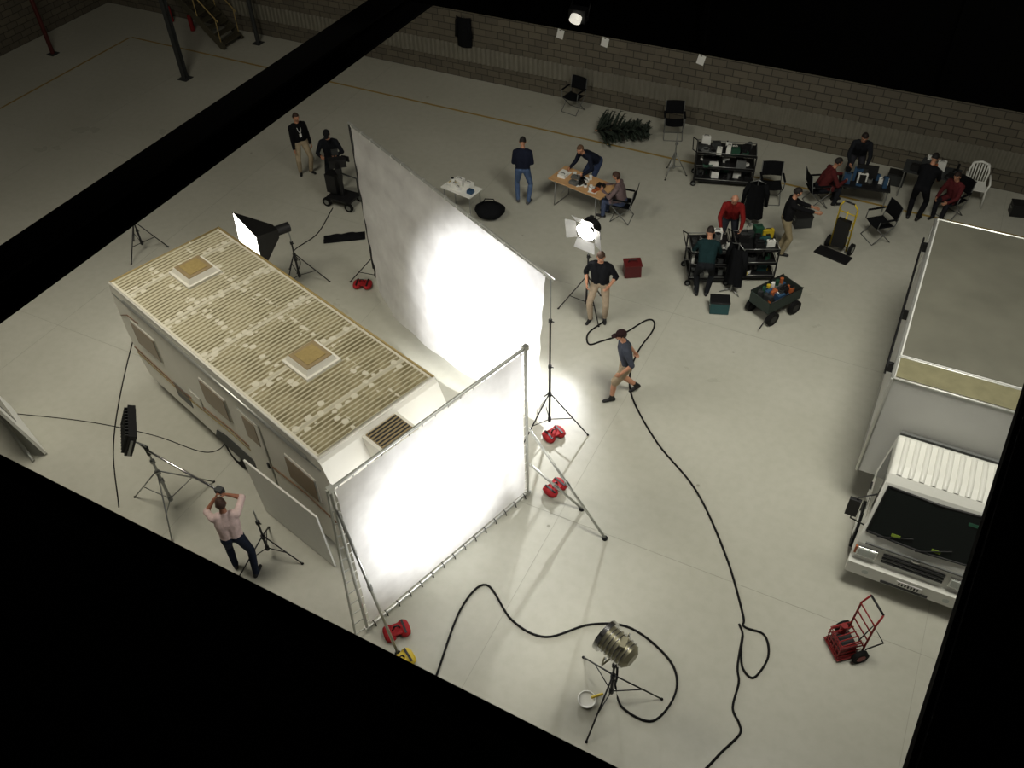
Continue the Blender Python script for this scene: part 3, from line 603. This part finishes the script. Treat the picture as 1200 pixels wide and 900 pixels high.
for i in range(5): c.box((random.uniform(-.6,.6),random.uniform(-.25,.25),.753),(.21,.29,.004),paper,rot=(0,0,random.uniform(0,90)))
for x,y in ((-.3,.1),(.35,-.15),(.1,.2)): c.cyl((x,y,.75),(x,y,.86),.035,white,r2=.04,n=12)
c.obj('folding_table',(-7.1,17.5,0),-12)
c=B(); c.cyl((-.7,0,.2),(.8,0,.25),.03,brown,r2=.015)
for i in range(150):
    t=random.random(); p=V((-.65+1.4*t,0,.2+.05*t)); a=random.uniform(0,2*math.pi); Lb=(.72-.45*t)*random.uniform(.6,1.2)
    e=p+V((.3*Lb,math.cos(a)*Lb,max(-.17,math.sin(a)*Lb*.75))); c.tube([p,p.lerp(e,.6)+V((0,0,.03)),e],[.03,.04,.006],plant,5)
    for k in range(8):
        q=p.lerp(e,.25+.1*k); d=V((random.uniform(-1,1),random.uniform(-1,1),random.uniform(-.4,.7)))*.12; d.z=max(d.z,-q.z+.02); c.tube([q,q+d],[.012,.002],plant,4)
c.obj('artificial_fir_tree',(-7.5,21.1,0),20)
c=B(); c.box((0,0,.17),(.38,.3,.30),mat('dark_red_case',(80,24,26),.5),taper=.95); c.box((0,0,.335),(.40,.32,.03),mat('dark_red',(90,25,25),.5)); c.tube([(-.1,0,.35),(-.08,0,.41),(.08,0,.41),(.1,0,.35)],.012,black,6); c.obj('red_toolbox',(-5.0,15.5,0),30,bev=.01)
c=B(); c.grid(lambda u,v:V((-.5+1.0*u,-.16+.32*v,.02+.10*math.sin(math.pi*u)*math.sin(math.pi*v)+.03*math.sin(14*u+6*v)*math.sin(math.pi*v))),24,10,blackfab); c.grid(lambda u,v:V((-.5+1.0*u,-.16+.32*v,.005)),2,2,blackfab); c.obj('black_cloth',(-11.8,13.95,0),35)
c=B(); c.ell((0,0,.2),(.38,.30,.2),blackfab,n=16,fn=lambda p:V((p.x*(1+.08*math.sin(5*p.y)),p.y,max(p.z,-.95)))); c.tube([(-.2,0,.36),(-.1,0,.52),(.1,0,.52),(.2,0,.36)],.015,blackfab,6); c.obj('duffel_bag',(-9.0,16.2,0),20)
c=B(); c.box((0,0,.70),(.9,.5,.03),white)
for x in (-.4,.4):
    for y in (-.2,.2): c.cyl((x,y,0),(x,y,.7),.014,steel)
gear(c,-.42,.42,-.22,.22,.715,8,[white,paper,yellow,blue],.2); c.obj('side_table',(-9.7,16.1,0),-10)
c=B(); c.box((0,0,.22),(.7,.5,.06),black)
for x in (-.33,.33):
    for y in (-.26,.26): c.wheel((x,y,.12),.12,.06,(0,1,0))
c.cyl((0,0,.25),(0,0,1.0),.06,black); c.cyl((0,0,1.0),(0,0,1.1),.09,dgrey); c.box((.05,-.05,1.22),(.42,.18,.22),black,rot=(0,0,40)); c.cyl((.15,-.18,1.22),(.28,-.38,1.22),.06,black,n=14)
c.box((-.1,.1,1.38),(.16,.10,.12),dgrey,rot=(0,0,40)); c.box((.2,.1,1.28),(.2,.03,.14),black); c.tube([(-.1,.1,1.15),(-.4,.35,1.25)],.015,black,6); c.box((-.25,.05,.55),(.3,.3,.5),black); c.tube([(0,0,.9),(.35,.2,.7),(.35,.2,.25)],.02,dgrey,6)
c.obj('camera_dolly',(-12.65,15.2,0),0)
for p,m,rz in (((-2.85,15.1,0),teal,20),((-2.0,19.0,0),dgrey,30),((2.6,21.6,0),black,12),((-.3,21.8,0),dgrey,0)):
    c=B(); c.box((0,0,.15),(.4,.3,.28),m); c.box((0,0,.31),(.42,.32,.04),black)
    for q in (-1,1): c.box((q*.205,0,.2),(.02,.12,.04),steel)
    c.obj('storage_crate',p,rz,bev=.01)
stand('light_stand',(-5.55,19.9,0),1.2,15,.35,.6,m=steel)
c=B(); c.box((0,0,.6),(1.2,.6,.04),black)
for x in (-.55,.55):
    for y in (-.25,.25): c.cyl((x,y,0),(x,y,.6),.016,steel)
gear(c,-.55,.55,-.28,.28,.62,18,[black,dgrey,grey,blue,white],.3); c.box((0,.1,.85),(.5,.05,.32),black,rot=(-10,0,0)); c.obj('monitor_table',(-.95,20.5,0),10)
c=B(); c.box((0,0,.72),(1.3,.6,.04),dgrey)
for x in (-.6,.6):
    for y in (-.25,.25): c.cyl((x,y,0),(x,y,.72),.016,steel)
gear(c,-.6,.6,-.28,.28,.74,14,[black,dgrey,dgrey,orange,red,black,white],.25); c.obj('props_table',(.45,21.5,0),0)
def coat(loc,rz,m):
    c=B()
    c.grid(lambda u,v:V(((u-.5)*(.34+.16*(1-v)),.10*math.cos((u-.5)*3)+.02*math.sin(20*u)*(1-v),.25+.95*v)),16,12,m); c.grid(lambda u,v:V(((u-.5)*(.34+.16*(1-v)),-.10*math.cos((u-.5)*3)-.02*math.sin(17*u)*(1-v),.25+.95*v)),16,12,m)
    for q in (-1,1): c.tube([(q*.17,0,1.18),(q*.25,0,.95),(q*.27,.02,.6)],[.06,.06,.045],m,8)
    c.cyl((0,0,0),(0,0,1.3),.015,steel); c.tube([(-.18,0,1.2),(0,0,1.28),(.18,0,1.2)],.012,steel,6)
    for a in (0,120,240): c.tube([(0,0,.1),(.25*math.cos(R_(a)),.25*math.sin(R_(a)),.012)],.012,steel,6)
    return c.obj('jacket_on_stand',loc,rz)
coat((-3.1,18.45,0),10,blackfab); coat((-2.8,15.85,0),-30,blackfab)
c=B(); c.box((0,0,1.0),(1.7,.05,1.95),white,rot=(12,0,0)); c.box((-.1,-.03,1.2),(1.2,.05,.9),glass,rot=(12,0,0)); c.tube([(-.85,-.04,.05),(.85,-.04,.05)],.03,alu,6)
for q in (-.4,.5): c.box((q,-.04,1.2),(.04,.05,.9),white,rot=(12,0,0))
c.obj('propped_door_panel',(-13.85,5.85,0),-20)
c=B(); c.box((0,0,3.5),(.03,.14,7),dgrey); c.box((0,.07,3.5),(.15,.02,7),dgrey); c.box((0,-.07,3.5),(.15,.02,7),dgrey); c.box((0,0,.01),(.35,.35,.02),dgrey); c.obj('steel_column',(-21.2,19.0,0),0)
mp=mat('maroon_paint',(75,28,24),.5)
for p in ((-26.5,18.6,0),(-20.7,22.0,0)):
    c=B(); c.cyl((0,0,0),(0,0,5),.07,mp if p[0]<-25 else dgrey); c.box((0,0,.01),(.3,.3,.02),dgrey); c.obj('support_post',p)
c=B(); st=mat('stair_steel',(80,76,62),.5,.3)
for q in (-1,1):
    c.box((-1.6,q*.45,1.55),(.04+4.4,.04,.22),st,rot=(0,44,0)); c.tube([(0,q*.45,.9),(-3.1,q*.45,3.9)],.022,rust,6)
    for i in range(5): c.cyl((-.1-i*.75,q*.45,.1+i*.72),(-.1-i*.75,q*.45,1.0+i*.72),.016,rust)
for i in range(15): c.box((-.1-i*.215,0,.18+i*.205),(.26,.88,.03),st)
c.obj('metal_staircase',(-21.4,21.6,0),0)
for p in ((-24.6,22.2,0),(-23.4,21.9,0)):
    c=B(); c.cyl((0,0,.02),(0,0,.5),.08,redp,n=14); c.ell((0,0,.5),(.08,.08,.06),redp); c.cyl((0,0,.55),(0,0,.62),.02,black); c.tube([(0,0,.6),(.1,0,.55),(.1,0,.2)],.012,black,6); c.obj('fire_extinguisher',p)
for p,rz in (((-10.0,22.58,1.9),0),((-8.65,22.58,1.9),0),((-5.9,22.58,1.9),0)):
    c=B(); c.box((0,0,0),(.20,.01,.26),paper,rot=(0,12,0)); c.box((0,-.008,.11),(.05,.008,.02),dgrey,rot=(0,12,0)); c.obj('wall_notice',p,rz)
c=B(); c.grid(lambda u,v:V(((u-.5)*.5,-.08*math.sin(math.pi*u),1.6+.9*v)),10,8,blackfab); c.tube([(-.2,-.05,2.4),(-.25,-.04,1.9)],.05,blackfab,8); c.tube([(.2,-.05,2.4),(.25,-.04,1.9)],.05,blackfab,8); c.cyl((0,-.06,2.5),(0,0,2.5),.012,steel); c.obj('hanging_coat',(-13.1,22.55,-.6))
# ------------------------------------------------------------------ PEOPLE
human('man_standing_with_lanyard',(-14.4,16.0),-120,lean=2,hands=((-.26,.05,.80),(.24,.12,.82)),top=(18,18,20),bottom=(165,150,125),lanyard=True,feet=((-.12,.05,0,15),(.14,-.05,0,-20)),head=(10,10),hair=(50,32,22))
human('camera_operator',(-13.25,15.75),-150,lean=12,pelvis=(0,-.05,.9),hands=((-.2,.36,1.15),(.2,.36,1.12)),top=(25,27,32),bottom=(30,32,36),head=(25,0),cap=(30,30,32))
human('man_looking_down',(-8.55,17.15),20,lean=4,hands=((-.12,.26,1.02),(.12,.26,1.02)),top=(24,28,42),bottom=(70,88,118),head=(38,0),hair=(25,20,18),shoes=(60,60,62),feet=((-.13,0,0,15),(.14,-.08,0,-25)))
human('lighting_technician',(-5.1,13.75),190,hgt=1.86,lean=6,hands=((-.22,.22,1.05),(.24,.15,.98)),top=(20,21,24),bottom=(150,135,115),sleeve=.6,head=(25,10),feet=((-.13,0,0,15),(.14,.1,0,-15)),hair=(60,42,30))
human('man_walking',(-3.75,11.8),125,hgt=1.78,lean=10,pelvis=(0,0,.90),hands=((-.30,.18,.92),(.26,-.22,.88)),feet=((-.08,.26,0,5),(.10,-.28,.06,0,35)),top=(62,66,76),bottom=(150,135,112),sleeve=.5,shorts=True,cap=(42,28,28),head=(15,0),shoes=(18,18,18))
human('man_adjusting_light',(-7.95,5.35),40,lean=8,hands=((-.14,.40,1.46),(.06,.36,1.56)),top=(205,182,178),bottom=(32,38,52),sleeve=.55,skin=(150,100,76),head=(5,15),hair=(60,40,30),feet=((-.15,.1,0,10),(.18,-.15,0,-25)),elb=((-.6,-.1,-.6),(.8,-.1,-.5)),shoes=(22,22,24))
human('man_in_red_jumper',(-3.35,17.25),195,lean=24,pelvis=(0,-.05,.92),hands=((-.22,.52,.98),(.22,.50,.98)),top=(115,30,28),bottom=(40,42,48),head=(40,0),bald=True,skin=(185,135,110))
human('man_reaching',(-2.2,17.7),-70,lean=6,hands=((-.1,.55,1.20),(.16,.60,1.22)),top=(22,22,24),bottom=(150,138,110),sleeve=.8,head=(20,0),hair=(25,18,15))
human('crew_member_bending',(-3.35,15.45),15,lean=38,pelvis=(0,-.08,.88),hands=((-.2,.55,.95),(.2,.55,.92)),top=(24,44,46),bottom=(25,27,30),head=(35,0),hair=(35,26,20))
human('woman_at_table',(-6.1,17.5),95,pelvis=(0,-.05,.50),lean=14,hands=((-.16,.42,.80),(.16,.42,.80)),feet=((-.12,.40,0,0),(.12,.36,0,0)),top=(105,90,90),bottom=(70,80,105),head=(30,0),hair=(60,38,28),hairlong=True,hgt=1.68)
human('man_leaning_on_table',(-7.15,18.4),150,lean=55,pelvis=(0,-.05,.86),hands=((-.3,.60,.80),(.15,.66,.80)),top=(26,30,42),bottom=(50,60,85),head=(20,20),hair=(90,65,45))
foldchair('folding_chair',(-6.02,17.5,0),95)
human('man_seated_at_monitor',(-1.85,20.1),-60,pelvis=(0,-.05,.50),lean=25,hands=((-.16,.48,.72),(.16,.48,.72)),feet=((-.12,.42,0,0),(.12,.36,0,0)),top=(80,34,34),bottom=(35,37,42),head=(25,0),hair=(30,24,20))
foldchair('folding_chair',(-1.93,20.05,0),-60)
human('crew_member_standing',(-1.3,21.25),190,lean=30,pelvis=(0,-.05,.90),hands=((-.2,.5,.9),(.2,.5,.9)),top=(28,30,34),bottom=(45,45,50),head=(35,0),hair=(30,20,15))
human('crew_member_in_black',(.35,20.35),-10,lean=26,pelvis=(0,-.05,.90),hands=((-.2,.5,.9),(.2,.5,.9)),top=(18,19,22),bottom=(22,22,25),head=(35,0),hair=(20,16,14))
human('woman_seated',(1.05,20.85),150,pelvis=(0,-.05,.50),lean=12,hands=((-.16,.42,.62),(.16,.42,.62)),feet=((-.12,.42,0,0),(.12,.36,0,0)),top=(85,36,38),bottom=(30,30,35),head=(20,0),hair=(40,26,20),hairlong=True,hgt=1.66)
foldchair('folding_chair',(1.08,20.93,0),150)
# ------------------------------------------------------------------ LIGHTS
def area(name,loc,size,P,col,tgt=None,spread=180):
    l=bpy.data.lights.new(name,'AREA'); l.shape='RECTANGLE'; l.size,l.size_y=size; l.energy=P; l.color=col; l.spread=R_(spread)
    o=bpy.data.objects.new(name,l); o.location=loc; COL.objects.link(o)
    if tgt is not None: o.rotation_euler=(V(tgt)-V(loc)).to_track_quat('-Z','Y').to_euler()
    return o
area('overhead_fill',(1,9,13.2),(4,4),520,(1,.97,.86),(-.5,12,0),105)  # added soft fill for the main floor, has no fixture
area('overhead_fill',(-12,6,13.2),(4,4),620,(1,.94,.80),(-13.5,10.5,0),130)  # second added fill, brightens the left floor and caravan side
def spot(name,loc,tgt,P,ang,blend,rad,col=(1,1,1)):
    l=bpy.data.lights.new(name,'SPOT'); l.energy=P; l.spot_size=R_(ang); l.spot_blend=blend; l.shadow_soft_size=rad; l.color=col
    o=bpy.data.objects.new(name,l); o.location=loc; o.rotation_euler=(V(tgt)-V(loc)).to_track_quat('-Z','Y').to_euler(); COL.objects.link(o)
def ahead(p,t,d): p=V(p);t=V(t); return p+(t-p).normalized()*d
spot('par_beam',ahead((-1.65,5.9,1.55),(-4.95,7.05,1.8),.38),(-4.95,7.05,1.8),2000,76,1.0,.08,(.97,.98,1))
spot('barn_door_beam',ahead((-5.45,13.9,2.15),LT,.32),LT,2000,100,.9,.06,(.98,.98,1))
area('softbox_beam',ahead(SB,SBT,.30),(1.0,.7),45,(1,.98,.94),SBT)
w=bpy.data.worlds.new('world'); bpy.context.scene.world=w; w.use_nodes=True; w.node_tree.nodes['Background'].inputs[0].default_value=(.95,.9,.78,1); w.node_tree.nodes['Background'].inputs[1].default_value=.04
# ------------------------------------------------------------------ CAMERA
cam=bpy.data.cameras.new('camera'); cam.sensor_width=36; cam.lens=31.2; cam.clip_end=200
o=bpy.data.objects.new('camera',cam); COL.objects.link(o)
o.matrix_world=Matrix.Translation((0,0,12.5))@Matrix.Rotation(R_(27.8),4,'Z')@Matrix.Rotation(R_(45.3),4,'X')@Matrix.Rotation(R_(-1.9),4,'Z')
bpy.context.scene.camera=o
bpy.context.scene.view_settings.view_transform='Standard'
